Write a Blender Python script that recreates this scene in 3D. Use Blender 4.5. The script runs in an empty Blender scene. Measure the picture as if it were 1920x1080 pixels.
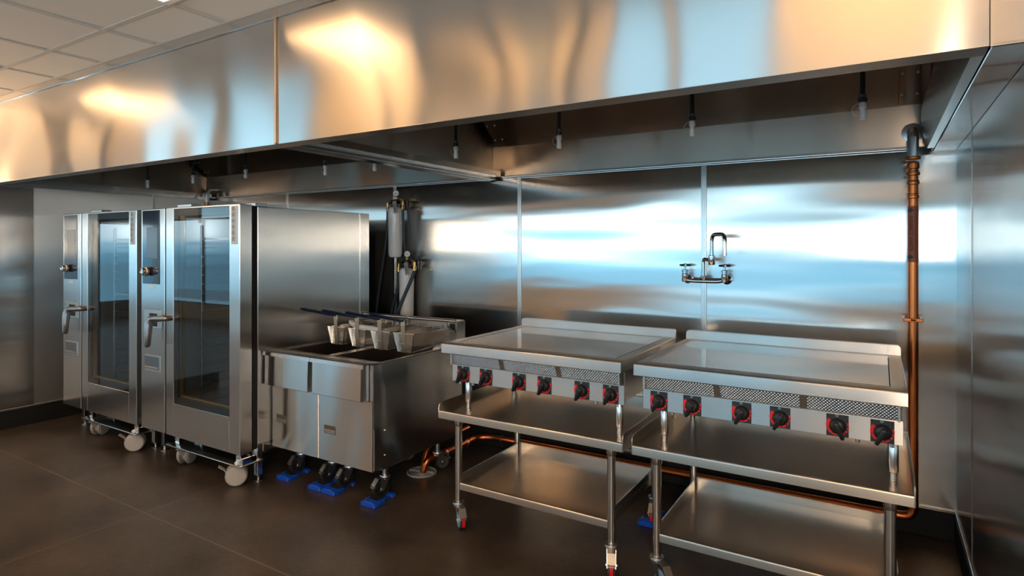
import bpy, bmesh, math, random
from mathutils import Vector, Matrix
S = bpy.context.scene
COL = S.collection
random.seed(7)

# ------------------------------------------------------------------ camera, sky, exposure
cam_d = bpy.data.cameras.new('camera')
cam = bpy.data.objects.new('camera', cam_d); COL.objects.link(cam)
cam.location = (-0.3512, -4.0282, 1.6)
cam.rotation_euler = (math.radians(90), 0, math.radians(31.5528))
cam_d.sensor_width = 36.0
cam_d.lens = 1125.245 / 1920 * 36
cam_d.shift_y = -(540 - 462.29) / 1920
cam_d.clip_start = 0.05
S.camera = cam
S.view_settings.view_transform = 'Standard'
S.view_settings.look = 'None'
S.view_settings.gamma = 1.0
S.view_settings.use_curve_mapping = False
S.view_settings.exposure = 0.68
S.cycles.use_denoising = True
S.cycles.max_bounces = 10
S.cycles.sample_clamp_indirect = 6.0

SKY_HIGH = (0.115, 0.19, 0.235); SKY_LOW = (0.36, 0.66, 0.84); SKY_STRENGTH = 3.2
GROUND = (0.34, 0.54, 0.68)
world = bpy.data.worlds.new('daylight'); S.world = world
world.use_nodes = True
_n = world.node_tree.nodes; _l = world.node_tree.links
_n.clear()
_tc = _n.new('ShaderNodeTexCoord'); _sp = _n.new('ShaderNodeSeparateXYZ')
_rp = _n.new('ShaderNodeValToRGB'); _bg = _n.new('ShaderNodeBackground'); _wo = _n.new('ShaderNodeOutputWorld')
_mr = _n.new('ShaderNodeMapRange'); _mr.inputs[1].default_value = -0.3; _mr.inputs[2].default_value = 0.7
_l.new(_tc.outputs['Generated'], _sp.inputs[0]); _l.new(_sp.outputs[2], _mr.inputs[0]); _l.new(_mr.outputs[0], _rp.inputs[0])
_cr = _rp.color_ramp
_cr.elements[0].position = 0.0; _cr.elements[0].color = (*GROUND, 1)
_cr.elements[1].position = 1.0; _cr.elements[1].color = (*SKY_HIGH, 1)
for p_, c_ in ((0.200, (0.30, 0.50, 0.63)), (0.222, (0.085, 0.21, 0.30)), (0.27, (0.08, 0.20, 0.29)), (0.285, (0.085, 0.26, 0.39)), (0.302, (0.20, 0.45, 0.62)), (0.314, (0.46, 0.66, 0.76)), (0.336, (0.48, 0.67, 0.76)), (0.352, (0.22, 0.42, 0.54)), (0.40, (0.145, 0.23, 0.28)), (0.55, (0.13, 0.20, 0.24))):
    e_ = _cr.elements.new(p_); e_.color = (*c_, 1)
_l.new(_rp.outputs[0], _bg.inputs[0]); _bg.inputs[1].default_value = SKY_STRENGTH
_l.new(_bg.outputs[0], _wo.inputs[0])

WARM = (1.0, 0.60, 0.29)

# ------------------------------------------------------------------ materials
def new_mat(name):
    m = bpy.data.materials.new(name); m.use_nodes = True
    nt = m.node_tree; b = nt.nodes['Principled BSDF']
    return m, nt, b

def plain(name, col, rough=0.5, metal=0.0, spec=0.5, coat=0.0):
    m, nt, b = new_mat(name)
    b.inputs['Base Color'].default_value = (*col, 1); b.inputs['Roughness'].default_value = rough
    b.inputs['Metallic'].default_value = metal; b.inputs['Specular IOR Level'].default_value = spec
    b.inputs['Coat Weight'].default_value = coat
    return m

def emit(name, col, strength):
    m, nt, b = new_mat(name)
    b.inputs['Base Color'].default_value = (*col, 1)
    b.inputs['Emission Color'].default_value = (*col, 1); b.inputs['Emission Strength'].default_value = strength
    return m

def steel(name, tangent=None, rough=0.25, aniso=0.9, col=(0.63, 0.62, 0.60), wave=None, streak=None):
    """brushed stainless steel; the reflections stretch along the tangent; wave = (scale xyz, height m)"""
    m, nt, b = new_mat(name); N = nt.nodes; L = nt.links
    b.inputs['Base Color'].default_value = (*col, 1); b.inputs['Metallic'].default_value = 1.0
    b.inputs['Roughness'].default_value = rough
    if tangent:
        b.inputs['Anisotropic'].default_value = aniso
        c = N.new('ShaderNodeCombineXYZ')
        for i in range(3): c.inputs[i].default_value = tangent[i]
        L.new(c.outputs[0], b.inputs['Tangent'])
    tc = N.new('ShaderNodeTexCoord')
    if wave:
        mp = N.new('ShaderNodeMapping'); mp.inputs['Scale'].default_value = wave[0]
        nz = N.new('ShaderNodeTexNoise'); nz.inputs['Scale'].default_value = 1.0; nz.inputs['Detail'].default_value = wave[2] if len(wave) > 2 else 1.0; nz.inputs['Roughness'].default_value = 0.35
        bp = N.new('ShaderNodeBump'); bp.inputs['Strength'].default_value = 1.0; bp.inputs['Distance'].default_value = wave[1]
        L.new(tc.outputs['Object'], mp.inputs[0]); L.new(mp.outputs[0], nz.inputs['Vector'])
        L.new(nz.outputs[0], bp.inputs['Height']); L.new(bp.outputs[0], b.inputs['Normal'])
    if streak:
        mp = N.new('ShaderNodeMapping'); mp.inputs['Scale'].default_value = streak
        nz = N.new('ShaderNodeTexNoise'); nz.inputs['Scale'].default_value = 1.0; nz.inputs['Detail'].default_value = 3.0
        mr = N.new('ShaderNodeMapRange'); mr.inputs[3].default_value = rough * 0.85; mr.inputs[4].default_value = rough * 1.2
        L.new(tc.outputs['Object'], mp.inputs[0]); L.new(mp.outputs[0], nz.inputs['Vector'])
        L.new(nz.outputs[0], mr.inputs[0]); L.new(mr.outputs[0], b.inputs['Roughness'])
    return m

M = {}
M['steel_back'] = steel('steel_wall_sheet', (1, .02, .03), 0.15, 1.0, wave=((0.42, 1, 2.3), 0.011, 2.0))
M['steel_side'] = steel('steel_side_wall_sheet', (.02, 1, .03), 0.19, 0.95, wave=((1, 0.8, 2.2), 0.010))
M['steel_left'] = steel('steel_left_wall_sheet', (.02, 1, .03), 0.32, 1.0, wave=((1, 0.8, 2.2), 0.010))
M['steel_hood'] = steel('steel_hood_sheet', (.02, .03, 1), 0.165, 1.0, wave=((0.9, 1, 1.1), 0.055))
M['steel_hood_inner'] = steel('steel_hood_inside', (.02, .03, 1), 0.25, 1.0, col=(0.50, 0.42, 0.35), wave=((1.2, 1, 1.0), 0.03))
M['steel_grain'] = steel('steel_vertical_grain', (1, 1, .02), 0.25, 0.9, wave=((1.0, 1.0, 2.0), 0.006))
M['steel_panel'] = steel('steel_horizontal_grain', (.02, .03, 1), 0.235, 1.0, wave=((2.2, 2.2, 0.9), 0.02))
M['steel_front'] = steel('steel_fryer_front', (.02, .03, 1), 0.23, 1.0, wave=((2.2, 2.2, 0.9), 0.02))
M['steel_cabinet'] = steel('steel_cabinet_side', (.02, .03, 1), 0.16, 0.95, wave=((2.0, 2.6, 0.8), 0.02))
M['steel_shelf'] = steel('steel_shelf', (.02, .75, .65), 0.24, 0.8, col=(0.66, 0.585, 0.505), wave=((1.5, 1.5, 1), 0.004))  # warm reflected light put into the base colour
M['steel_lip'] = steel('steel_lip', (.03, .04, 1), 0.27, 1.0)
M['steel_tube'] = steel('steel_tube', None, 0.22)
M['steel_dull'] = steel('steel_dull', None, 0.38, col=(0.5, 0.5, 0.49))
M['chrome'] = steel('chrome', None, 0.06, col=(0.78, 0.79, 0.8))
M['handle_grey'] = steel('handle_grey', None, 0.32, col=(0.34, 0.34, 0.35))
M['zinc'] = steel('zinc', None, 0.3, col=(0.6, 0.62, 0.64))
M['cavity'] = steel('cavity_steel', None, 0.4, col=(0.52, 0.52, 0.52))
M['vat'] = steel('dark_vat_steel', None, 0.4, col=(0.25, 0.23, 0.21))
M['griddle_top'] = steel('griddle_plate_steel', None, 0.09, col=(0.56, 0.55, 0.54))
M['copper'] = steel('copper', None, 0.28, col=(0.72, 0.20, 0.06))
M['brass'] = steel('brass', None, 0.3, col=(0.80, 0.46, 0.16))
M['nozzle'] = plain('bright_nozzle_metal', (0.80, 0.84, 0.88), 0.25, metal=0.35)
M['strap'] = steel('warm_steel_strap', None, 0.35, col=(0.60, 0.48, 0.36))
M['black'] = plain('black_plastic', (0.010, 0.011, 0.013), 0.35)
M['black_matte'] = plain('black_rubber', (0.012, 0.012, 0.012), 0.7)
M['navy'] = plain('navy_glass_panel', (0.020, 0.030, 0.055), 0.08, coat=0.4)
M['screen'] = plain('dark_grey_screen', (0.10, 0.115, 0.13), 0.15)
M['dial_plate'] = plain('charcoal_plate', (0.020, 0.024, 0.032), 0.4)
M['red'] = plain('red_print', (0.80, 0.012, 0.020), 0.45)
M['pale_blue'] = plain('pale_blue_print', (0.35, 0.6, 0.66), 0.5)
M['white'] = plain('white_plastic', (0.80, 0.80, 0.78), 0.4)
M['label'] = plain('printed_label', (0.62, 0.66, 0.68), 0.5)
M['print'] = plain('dark_print', (0.06, 0.07, 0.08), 0.6)
M['grey_plastic'] = plain('grey_caster_plastic', (0.34, 0.32, 0.30), 0.5)
M['grey_face'] = plain('pale_grey_wheel_face', (0.50, 0.48, 0.46), 0.5)
M['blue'] = plain('bright_blue_plastic', (0.004, 0.075, 0.55), 0.4)
M['blue_wheel'] = plain('blue_grey_wheel', (0.16, 0.30, 0.48), 0.4)
M['navy_grip'] = plain('dark_blue_vinyl', (0.008, 0.022, 0.085), 0.4)
M['hose'] = plain('dark_blue_grey_hose', (0.035, 0.06, 0.085), 0.45)
M['filter_shell'] = plain('pale_filter_plastic', (0.88, 0.91, 0.93), 0.3, coat=0.5)
M['tag'] = plain('grey_paper_tag', (0.36, 0.35, 0.33), 0.7)
M['cove'] = plain('black_cove_base', (0.006, 0.006, 0.006), 0.55)
M['beige_wall'] = plain('warm_beige_paint', (0.66, 0.58, 0.47), 0.8)
M['grey_column'] = plain('grey_column_paint', (0.30, 0.31, 0.31), 0.7)
M['slate_wall'] = plain('charcoal_wall_paint', (0.10, 0.085, 0.075), 0.7)
M['header'] = plain('slate_header_paint', (0.05, 0.06, 0.07), 0.7)
M['dark_brown'] = plain('dark_brown_stain', (0.10, 0.07, 0.05), 0.6)
M['plastic_wrap'] = plain('white_wrap', (0.78, 0.77, 0.74), 0.35)
M['drain_grey'] = plain('grey_drain_plastic', (0.30, 0.31, 0.32), 0.5)
M['pipe_label'] = plain('red_brown_pipe_label', (0.50, 0.13, 0.06), 0.45)
M['seal'] = plain('black_seal', (0.004, 0.004, 0.004), 0.6)
M['lamp'] = emit('warm_lamp_diffuser', WARM, 4.4)
M['hall_fill'] = emit('warm_hall_fill', (1.0, 0.72, 0.45), 10.0)

def glass_mat():
    m = bpy.data.materials.new('oven_door_glass'); m.use_nodes = True
    nt = m.node_tree; N = nt.nodes; L = nt.links; N.clear()
    o = N.new('ShaderNodeOutputMaterial'); mx = N.new('ShaderNodeMixShader')
    t = N.new('ShaderNodeBsdfTransparent'); t.inputs[0].default_value = (0.86, 0.89, 0.89, 1)
    g = N.new('ShaderNodeBsdfGlossy'); g.inputs['Roughness'].default_value = 0.02
    g.inputs[0].default_value = (0.9, 0.9, 0.9, 1)
    f = N.new('ShaderNodeFresnel'); f.inputs[0].default_value = 1.75
    gm = N.new('ShaderNodeNewGeometry'); iv = N.new('ShaderNodeMath'); iv.operation = 'SUBTRACT'; iv.inputs[0].default_value = 1.0; L.new(gm.outputs['Backfacing'], iv.inputs[1])
    mu = N.new('ShaderNodeMath'); mu.operation = 'MULTIPLY'; L.new(f.outputs[0], mu.inputs[0]); L.new(iv.outputs[0], mu.inputs[1])
    L.new(mu.outputs[0], mx.inputs[0]); L.new(t.outputs[0], mx.inputs[1]); L.new(g.outputs[0], mx.inputs[2]); L.new(mx.outputs[0], o.inputs[0])
    return m
M['glass'] = glass_mat()

def floor_mat():
    m, nt, b = new_mat('dark_brown_concrete_floor'); N = nt.nodes; L = nt.links
    tc = N.new('ShaderNodeTexCoord')
    n1 = N.new('ShaderNodeTexNoise'); n1.inputs['Scale'].default_value = 2.2; n1.inputs['Detail'].default_value = 8; n1.inputs['Roughness'].default_value = 0.65
    n2 = N.new('ShaderNodeTexNoise'); n2.inputs['Scale'].default_value = 45; n2.inputs['Detail'].default_value = 4
    L.new(tc.outputs['Object'], n1.inputs['Vector']); L.new(tc.outputs['Object'], n2.inputs['Vector'])
    r = N.new('ShaderNodeValToRGB'); r.color_ramp.elements[0].position = 0.3; r.color_ramp.elements[0].color = (0.021, 0.0165, 0.0135, 1)
    r.color_ramp.elements[1].position = 0.75; r.color_ramp.elements[1].color = (0.088, 0.066, 0.050, 1)
    ad = N.new('ShaderNodeMath'); ad.operation = 'MULTIPLY_ADD'; ad.inputs[1].default_value = 0.35; ad.inputs[2].default_value = -0.17
    sm = N.new('ShaderNodeMath'); sm.operation = 'ADD'
    L.new(n2.outputs[0], ad.inputs[0]); L.new(n1.outputs[0], sm.inputs[0]); L.new(ad.outputs[0], sm.inputs[1]); L.new(sm.outputs[0], r.inputs[0])
    # saw-cut joints: one line along x at y = -2.11, lines along y every 2.35 m from x = -4.12
    sp = N.new('ShaderNodeSeparateXYZ'); L.new(tc.outputs['Object'], sp.inputs[0])
    def line(sock, offset, period, half):
        a = N.new('ShaderNodeMath'); a.operation = 'SUBTRACT'; a.inputs[1].default_value = offset; L.new(sock, a.inputs[0])
        pp = N.new('ShaderNodeMath'); pp.operation = 'PINGPONG'; pp.inputs[1].default_value = period / 2; L.new(a.outputs[0], pp.inputs[0])
        c = N.new('ShaderNodeMath'); c.operation = 'LESS_THAN'; c.inputs[1].default_value = half; L.new(pp.outputs[0], c.inputs[0])
        return c.outputs[0]
    lx = line(sp.outputs[1], -2.11, 2.4, 0.005); ly = line(sp.outputs[0], -4.12, 16.0, 0.004)
    mxx = N.new('ShaderNodeMath'); mxx.operation = 'MAXIMUM'; L.new(lx, mxx.inputs[0]); L.new(ly, mxx.inputs[1])
    mix = N.new('ShaderNodeMix'); mix.data_type = 'RGBA'; mix.inputs[7].default_value = (0.12, 0.095, 0.075, 1)
    L.new(mxx.outputs[0], mix.inputs[0]); L.new(r.outputs[0], mix.inputs[6]); L.new(mix.outputs[2], b.inputs['Base Color'])
    b.inputs['Roughness'].default_value = 0.38; b.inputs['Specular IOR Level'].default_value = 0.5
    bp = N.new('ShaderNodeBump'); bp.inputs['Distance'].default_value = 0.002; bp.inputs['Strength'].default_value = 0.4
    L.new(n2.outputs[0], bp.inputs['Height']); L.new(bp.outputs[0], b.inputs['Normal'])
    return m
M['floor'] = floor_mat()

def ceiling_mat():
    m, nt, b = new_mat('ceiling_tiles'); N = nt.nodes; L = nt.links
    tc = N.new('ShaderNodeTexCoord')
    n2 = N.new('ShaderNodeTexNoise'); n2.inputs['Scale'].default_value = 160; n2.inputs['Detail'].default_value = 3
    L.new(tc.outputs['Object'], n2.inputs['Vector'])
    bp = N.new('ShaderNodeBump'); bp.inputs['Distance'].default_value = 0.001; bp.inputs['Strength'].default_value = 0.3
    L.new(n2.outputs[0], bp.inputs['Height']); L.new(bp.outputs[0], b.inputs['Normal'])
    b.inputs['Base Color'].default_value = (0.80, 0.74, 0.66, 1); b.inputs['Roughness'].default_value = 0.9
    return m
M['ceiling'] = ceiling_mat()

def perforated_mat():
    m, nt, b = new_mat('perforated_steel'); N = nt.nodes; L = nt.links
    tc = N.new('ShaderNodeTexCoord'); mp = N.new('ShaderNodeMapping')
    mp.inputs['Rotation'].default_value = (0, math.radians(45), 0); mp.inputs['Scale'].default_value = (105, 1, 105)
    vo = N.new('ShaderNodeTexVoronoi'); vo.inputs['Scale'].default_value = 1.0; vo.inputs['Randomness'].default_value = 0.0
    L.new(tc.outputs['Object'], mp.inputs[0]); L.new(mp.outputs[0], vo.inputs['Vector'])
    lt = N.new('ShaderNodeMath'); lt.operation = 'LESS_THAN'; lt.inputs[1].default_value = 0.24; L.new(vo.outputs['Distance'], lt.inputs[0])
    mix = N.new('ShaderNodeMix'); mix.data_type = 'RGBA'; mix.inputs[6].default_value = (0.82, 0.84, 0.86, 1); mix.inputs[7].default_value = (0.012, 0.012, 0.012, 1)
    L.new(lt.outputs[0], mix.inputs[0]); L.new(mix.outputs[2], b.inputs['Base Color'])
    b.inputs['Metallic'].default_value = 0.85; b.inputs['Roughness'].default_value = 0.34
    bp = N.new('ShaderNodeBump'); bp.inputs['Distance'].default_value = 0.006; bp.inputs['Strength'].default_value = 1.0
    L.new(vo.outputs['Distance'], bp.inputs['Height']); L.new(bp.outputs[0], b.inputs['Normal'])
    return m
M['perforated'] = perforated_mat()

# ------------------------------------------------------------------ mesh helpers
class MB:
    """collects shapes, links them as ONE mesh object"""
    def __init__(self, origin=(0, 0, 0)):
        self.bm = bmesh.new(); self.o = Vector(origin)
    def box(self, x0, x1, y0, y1, z0, z1, bevel=0.0, seg=1, rot=None, pivot=None):
        r = bmesh.ops.create_cube(self.bm, size=1.0); vs = r['verts']
        c = Vector(((x0 + x1) / 2, (y0 + y1) / 2, (z0 + z1) / 2)); s = (abs(x1 - x0), abs(y1 - y0), abs(z1 - z0))
        for v in vs: v.co = Vector((v.co.x * s[0], v.co.y * s[1], v.co.z * s[2])) + c - self.o
        if bevel > 0:
            es = list({e for v in vs for e in v.link_edges})
            rb = bmesh.ops.bevel(self.bm, geom=es, offset=min(bevel, min(s) * 0.45), segments=seg, affect='EDGES', profile=0.5)
            vs = [v for v in rb['verts']]
        if rot is not None:
            p = Vector(pivot if pivot is not None else c) - self.o
            for v in vs: v.co = p + rot @ (v.co - p)
        return vs
    def prism(self, pts, axis, a, b, bevel=0.0):
        """profile pts (2D) extruded along axis 'x' (pts = y,z), 'y' (pts = x,z) or 'z' (pts = x,y)"""
        def P(p, t):
            q = (t, p[0], p[1]) if axis == 'x' else (p[0], t, p[1]) if axis == 'y' else (p[0], p[1], t)
            return Vector(q) - self.o
        va = [self.bm.verts.new(P(p, a)) for p in pts]; vb = [self.bm.verts.new(P(p, b)) for p in pts]
        n = len(pts); fs = [self.bm.faces.new(va), self.bm.faces.new(list(reversed(vb)))]
        for i in range(n): fs.append(self.bm.faces.new((va[(i + 1) % n], va[i], vb[i], vb[(i + 1) % n])))
        bmesh.ops.recalc_face_normals(self.bm, faces=fs)
        if bevel > 0:
            es = list({e for f in fs for e in f.edges})
            bmesh.ops.bevel(self.bm, geom=es, offset=bevel, segments=1, affect='EDGES')
    def quad(self, *ps):
        self.bm.faces.new([self.bm.verts.new(Vector(p) - self.o) for p in ps])
    def sheet(self, path, axis, a, b, t):
        """thin folded sheet: 2D polyline given thickness t, extruded along axis"""
        n = len(path); L_, R_ = [], []
        for i in range(n):
            p = Vector(path[i])
            d1 = (Vector(path[i]) - Vector(path[i - 1])).normalized() if i > 0 else None
            d2 = (Vector(path[i + 1]) - Vector(path[i])).normalized() if i < n - 1 else None
            if d1 is None: nn = Vector((-d2.y, d2.x)); k = 1
            elif d2 is None: nn = Vector((-d1.y, d1.x)); k = 1
            else:
                n1 = Vector((-d1.y, d1.x)); n2 = Vector((-d2.y, d2.x)); nn = (n1 + n2).normalized(); k = 1 / max(0.3, nn.dot(n1))
            L_.append(tuple(p)); R_.append(tuple(p + nn * t * k))
        self.prism(L_ + R_[::-1], axis, a, b)
    def tube(self, pts, r, seg=12, cap=True, closed=False):
        pts = [Vector(p) - self.o for p in pts]; n = len(pts)
        rs = r if isinstance(r, (list, tuple)) else [r] * n
        T = []
        for i in range(n):
            if closed: d = pts[(i + 1) % n] - pts[i - 1]
            elif i == 0: d = pts[1] - pts[0]
            elif i == n - 1: d = pts[-1] - pts[-2]
            else: d = (pts[i + 1] - pts[i]).normalized() + (pts[i] - pts[i - 1]).normalized()
            T.append(d.normalized())
        up = Vector((0, 0, 1)) if abs(T[0].z) < 0.9 else Vector((1, 0, 0))
        u = T[0].cross(up).normalized(); rings = []
        for i in range(n):
            if i > 0:
                q = T[i - 1].rotation_difference(T[i]); u = q @ u
            u = (u - T[i] * u.dot(T[i])).normalized(); w = T[i].cross(u)
            rings.append([self.bm.verts.new(pts[i] + (u * math.cos(2 * math.pi * k / seg) + w * math.sin(2 * math.pi * k / seg)) * rs[i]) for k in range(seg)])
        m = n if closed else n - 1
        for i in range(m):
            a, b = rings[i], rings[(i + 1) % n]
            for k in range(seg): self.bm.faces.new((a[k], a[(k + 1) % seg], b[(k + 1) % seg], b[k]))
        if cap and not closed:
            self.bm.faces.new(rings[0][::-1]); self.bm.faces.new(rings[-1])
    def cyl(self, p0, p1, r, seg=20): self.tube([p0, p1], r, seg)
    def lathe(self, prof, base, axis=(0, 0, 1), seg=24):
        """prof: list of (radius, distance along axis)"""
        ax = Vector(axis).normalized(); up = Vector((0, 0, 1)) if abs(ax.z) < 0.9 else Vector((1, 0, 0))
        u = ax.cross(up).normalized(); w = ax.cross(u); b0 = Vector(base) - self.o; rings = []
        for r, h in prof:
            r = max(r, 1e-5)
            rings.append([self.bm.verts.new(b0 + ax * h + (u * math.cos(2 * math.pi * k / seg) + w * math.sin(2 * math.pi * k / seg)) * r) for k in range(seg)])
        for a, b in zip(rings, rings[1:]):
            for k in range(seg): self.bm.faces.new((a[k], a[(k + 1) % seg], b[(k + 1) % seg], b[k]))
        self.bm.faces.new(rings[0][::-1]); self.bm.faces.new(rings[-1])
    def sphere(self, c, r, seg=16, sc=(1, 1, 1)):
        res = bmesh.ops.create_uvsphere(self.bm, u_segments=seg, v_segments=max(8, seg // 2), radius=r)
        for v in res['verts']: v.co = Vector((v.co.x * sc[0], v.co.y * sc[1], v.co.z * sc[2])) + Vector(c) - self.o
    def build(self, name, mat, parent=None, loc=None, smooth=True, angle=35):
        bmesh.ops.recalc_face_normals(self.bm, faces=self.bm.faces[:])
        me = bpy.data.meshes.new(name); self.bm.to_mesh(me); self.bm.free()
        me.materials.append(mat)
        if smooth:
            me.shade_smooth()
            try: me.set_sharp_from_angle(angle=math.radians(angle))
            except Exception: pass
        o = bpy.data.objects.new(name, me); COL.objects.link(o)
        if parent is not None: o.parent = parent
        if loc is not None: o.location = loc
        elif parent is None: o.location = self.o
        return o

def fillet(pts, r, n=5):
    pts = [Vector(p) for p in pts]; out = [pts[0]]
    for a, b, c in zip(pts, pts[1:], pts[2:]):
        d1 = (a - b); d2 = (c - b); rr = min(r, d1.length * 0.49, d2.length * 0.49)
        p0 = b + d1.normalized() * rr; p1 = b + d2.normalized() * rr
        for i in range(n + 1):
            t = i / n; out.append((1 - t) ** 2 * p0 + 2 * t * (1 - t) * b + t * t * p1)
    out.append(pts[-1]); return out

def bez(p0, p1, p2, p3, n=12):
    p0, p1, p2, p3 = map(Vector, (p0, p1, p2, p3))
    return [(1 - t) ** 3 * p0 + 3 * t * (1 - t) ** 2 * p1 + 3 * t * t * (1 - t) * p2 + t ** 3 * p3 for t in [i / n for i in range(n + 1)]]

def tag(o, label, cat, group=None, kind=None):
    if label: o['label'] = label
    if cat: o['category'] = cat
    if group: o['group'] = group
    if kind: o['kind'] = kind
    return o

def thing(name, label, cat, loc=(0, 0, 0), group=None):
    o = bpy.data.objects.new(name, None); COL.objects.link(o); o.location = loc
    o.empty_display_size = 0.05
    return tag(o, label, cat, group)

def kids(o): return [c for c in bpy.data.objects if c.parent == o]

def copy_tree(o, loc=None, label=None, parent=None):
    c = o.copy(); COL.objects.link(c)
    if parent is not None: c.parent = parent
    if loc is not None: c.location = loc
    if label: c['label'] = label
    for k in kids(o): copy_tree(k, parent=c)
    return c

def struct(name, mb, mat, **kw):
    o = mb.build(name, mat, **kw); o['kind'] = 'structure'; return o

# ------------------------------------------------------------------ the setting
XL, YEND, HX0, HX1, HY = -6.9, -3.04, -15.0, 1.6, -6.8
ZC, ZH = 2.83, 4.9
FY = HY - .2
m = MB(); m.quad((HX0 - .2, FY, 0), (HX1 + .2, FY, 0), (HX1 + .2, .1, 0), (HX0 - .2, .1, 0)); struct('floor', m, M['floor'])
m = MB(); m.box(XL - .1, 0.1, 0.0, 0.1, 0, ZC + .2); struct('wall_back', m, M['steel_back'])
m = MB(); m.box(XL - .1, XL, -2.04, 0.0, 0, ZC + .2); struct('wall_left', m, M['steel_left'])
m = MB(); m.box(0.0, 0.1, -4.3, 0.0, 0, ZC + .2); struct('wall_right', m, M['steel_side'])
m = MB(); m.box(0.0, HX1, -4.4, -4.3, 0, ZH + .1); struct('wall_right_return', m, M['slate_wall'])
m = MB()
for b in ((HY - .2, -4.3, 0, .34), (HY - .2, -4.3, 2.22, ZH + .1), (HY - .2, HY + .2, .34, 2.22), (-4.6, -4.3, .34, 2.22)): m.box(HX1, HX1 + .1, *b)  # low opening added to brighten the oven and fryer sides
struct('wall_hall_right', m, M['slate_wall'])
YB = -2.10
m = MB(); m.box(HX0 - .1, HX0, HY - .2, YB, 0, .38); m.box(HX0 - .1, HX0, -3.4, YB, .38, 2.12); struct('wall_hall_left', m, M['slate_wall'])
m = MB(); m.box(HX0 - .1, HX0, HY - .2, YB, 2.12, ZH + .1); struct('wall_hall_left_upper', m, M['beige_wall'])
m = MB(); m.box(HX0 - .08, HX0 + .35, HY, YB, 2.10, 2.62); struct('trim_header_left', m, M['header'])  # added ledge, keeps a dark band in the left-hand reflections
m = MB(); m.box(HX0, XL - .1, YB, YB + .1, 0, ZH + .1); struct('wall_hall_back', m, M['slate_wall'])
m = MB(); m.box(XL - .1, HX1, YEND - .02, YEND + .08, ZC + .035, ZH + .1); m.box(XL - .1, XL - .02, YEND + .08, YB, ZC + .035, ZH + .1); struct('wall_soffit', m, M['slate_wall'])
m = MB(); m.box(XL - .1, 0.1, YEND + .08, 0.0, ZC, ZC + .03); struct('ceiling', m, M['ceiling'])
m = MB(); m.box(HX0 - .1, HX1 + .1, HY - .2, YEND, ZH, ZH + .05); m.box(HX0 - .1, XL - .1, YEND, YB + .1, ZH, ZH + .05); struct('ceiling_hall', m, M['ceiling'])
# suspended-ceiling tee bars
m = MB()
for k in range(10):
    x = -3.42 - 0.69 * k + 0.69 * 4
    if XL < x < -0.05: m.box(x - .013, x + .013, YEND + .08, -2.06, ZC - .004, ZC + .001)
for y in (-2.34, -3.03): m.box(XL, 0, y - .013, y + .013, ZC - .005, ZC + .001)
struct('trim_1', m, plain('tee_bar', (0.60, 0.55, 0.49), 0.6))

# opposite wall of the hall: full-height windows between warm-washed wall fields, with dark pilasters and header added for the reflections
LOW = [(-14.6, -11.5, .34), (-10.4, -8.75, .06), (-7.5, -3.65, .72), (-3.65, -1.25, .34), (-1.25, .20, .72), (.20, .45, .34)]
LOW_PIERS = [(-11.5, -10.4), (-8.75, -3.65), (-1.25, .2), (.45, 1.5)]
def opening_wall():
    tall = [(-13.2, -11.5), (-10.4, -8.75), (-3.05, -2.36), (-2.26, -1.30), (0.22, 0.45)]
    edges = [HX0] + [v for t in tall for v in t] + [HX1]
    m = MB(); up = MB()
    for a, b in zip(edges[0::2], edges[1::2]):
        up.box(a, b, HY - .1, HY, 2.22, ZH + .05)
    prev = HX0
    for a, b, z0 in LOW:
        if a > prev: m.box(prev, a, HY - .1, HY, 0, 2.22)
        m.box(a, b, HY - .1, HY, 0, z0); prev = b
    m.box(prev, HX1, HY - .1, HY, 0, 2.22)
    struct('wall_front', m, M['beige_wall']); struct('wall_front_upper', up, M['beige_wall'])
    m = MB()
    for a, b in ((-8.75, -3.05), (-1.30, .22), (.45, HX1)): m.box(a, b, HY - .08, HY + .30, 2.20, 2.36)
    struct('trim_header', m, M['header'])  # added dark ledge, shades the wall and darkens reflections above the windows
    for k, (x, w, mat) in enumerate(((-6.55, .14, 'header'), (-5.62, .22, 'header'), (-5.05, .10, 'header'), (-4.35, .42, 'grey_column'), (-3.62, .12, 'header'))):
        m = MB(); m.box(x - w / 2, x + w / 2, HY, HY + .12, 2.36, ZH); struct('added_pilaster_%d' % (k + 1), m, M[mat])  # added uprights, break up the gold in the hood reflections
    n = 1
    for a, b in tall:
        f = MB()
        for q in ((a, a + .03, 2.12, ZH), (b - .03, b, 2.12, ZH), (a, b, ZH - .03, ZH)): f.box(q[0], q[1], HY - .08, HY - .02, q[2], q[3])
        struct('window_%d' % n, f, M['black_matte']); n += 1
    for a, b, z0 in LOW:
        f = MB()
        for q in ((a, a + .03, z0, 2.22), (b - .03, b, z0, 2.22), (a, b, z0, z0 + .02), (a, b, 2.19, 2.22)): f.box(q[0], q[1], HY - .08, HY - .02, q[2], q[3])
        for k in range(1, int((b - a) / 1.9) + 1): xx = a + k * (b - a) / (int((b - a) / 1.9) + 1); f.box(xx - .02, xx + .02, HY - .08, HY - .02, z0, 2.22)
        struct('window_%d' % n, f, M['black_matte']); n += 1
opening_wall()
m = MB(); m.box(HX0, HX0 + .12, -6.5, -6.05, 2.62, ZH); struct('added_pilaster_6', m, M['header'])  # added upright, puts one more dark streak in the hood reflection
m = MB(); m.box(HX0 - 8, HX1 + 8, -12.1, -9.7, -.06, 0); struct('path', m, plain('pale_reflected_strip', (.60, .72, .78), .8))  # added bright strip outdoors, gives a thin line in the wall reflections

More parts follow.
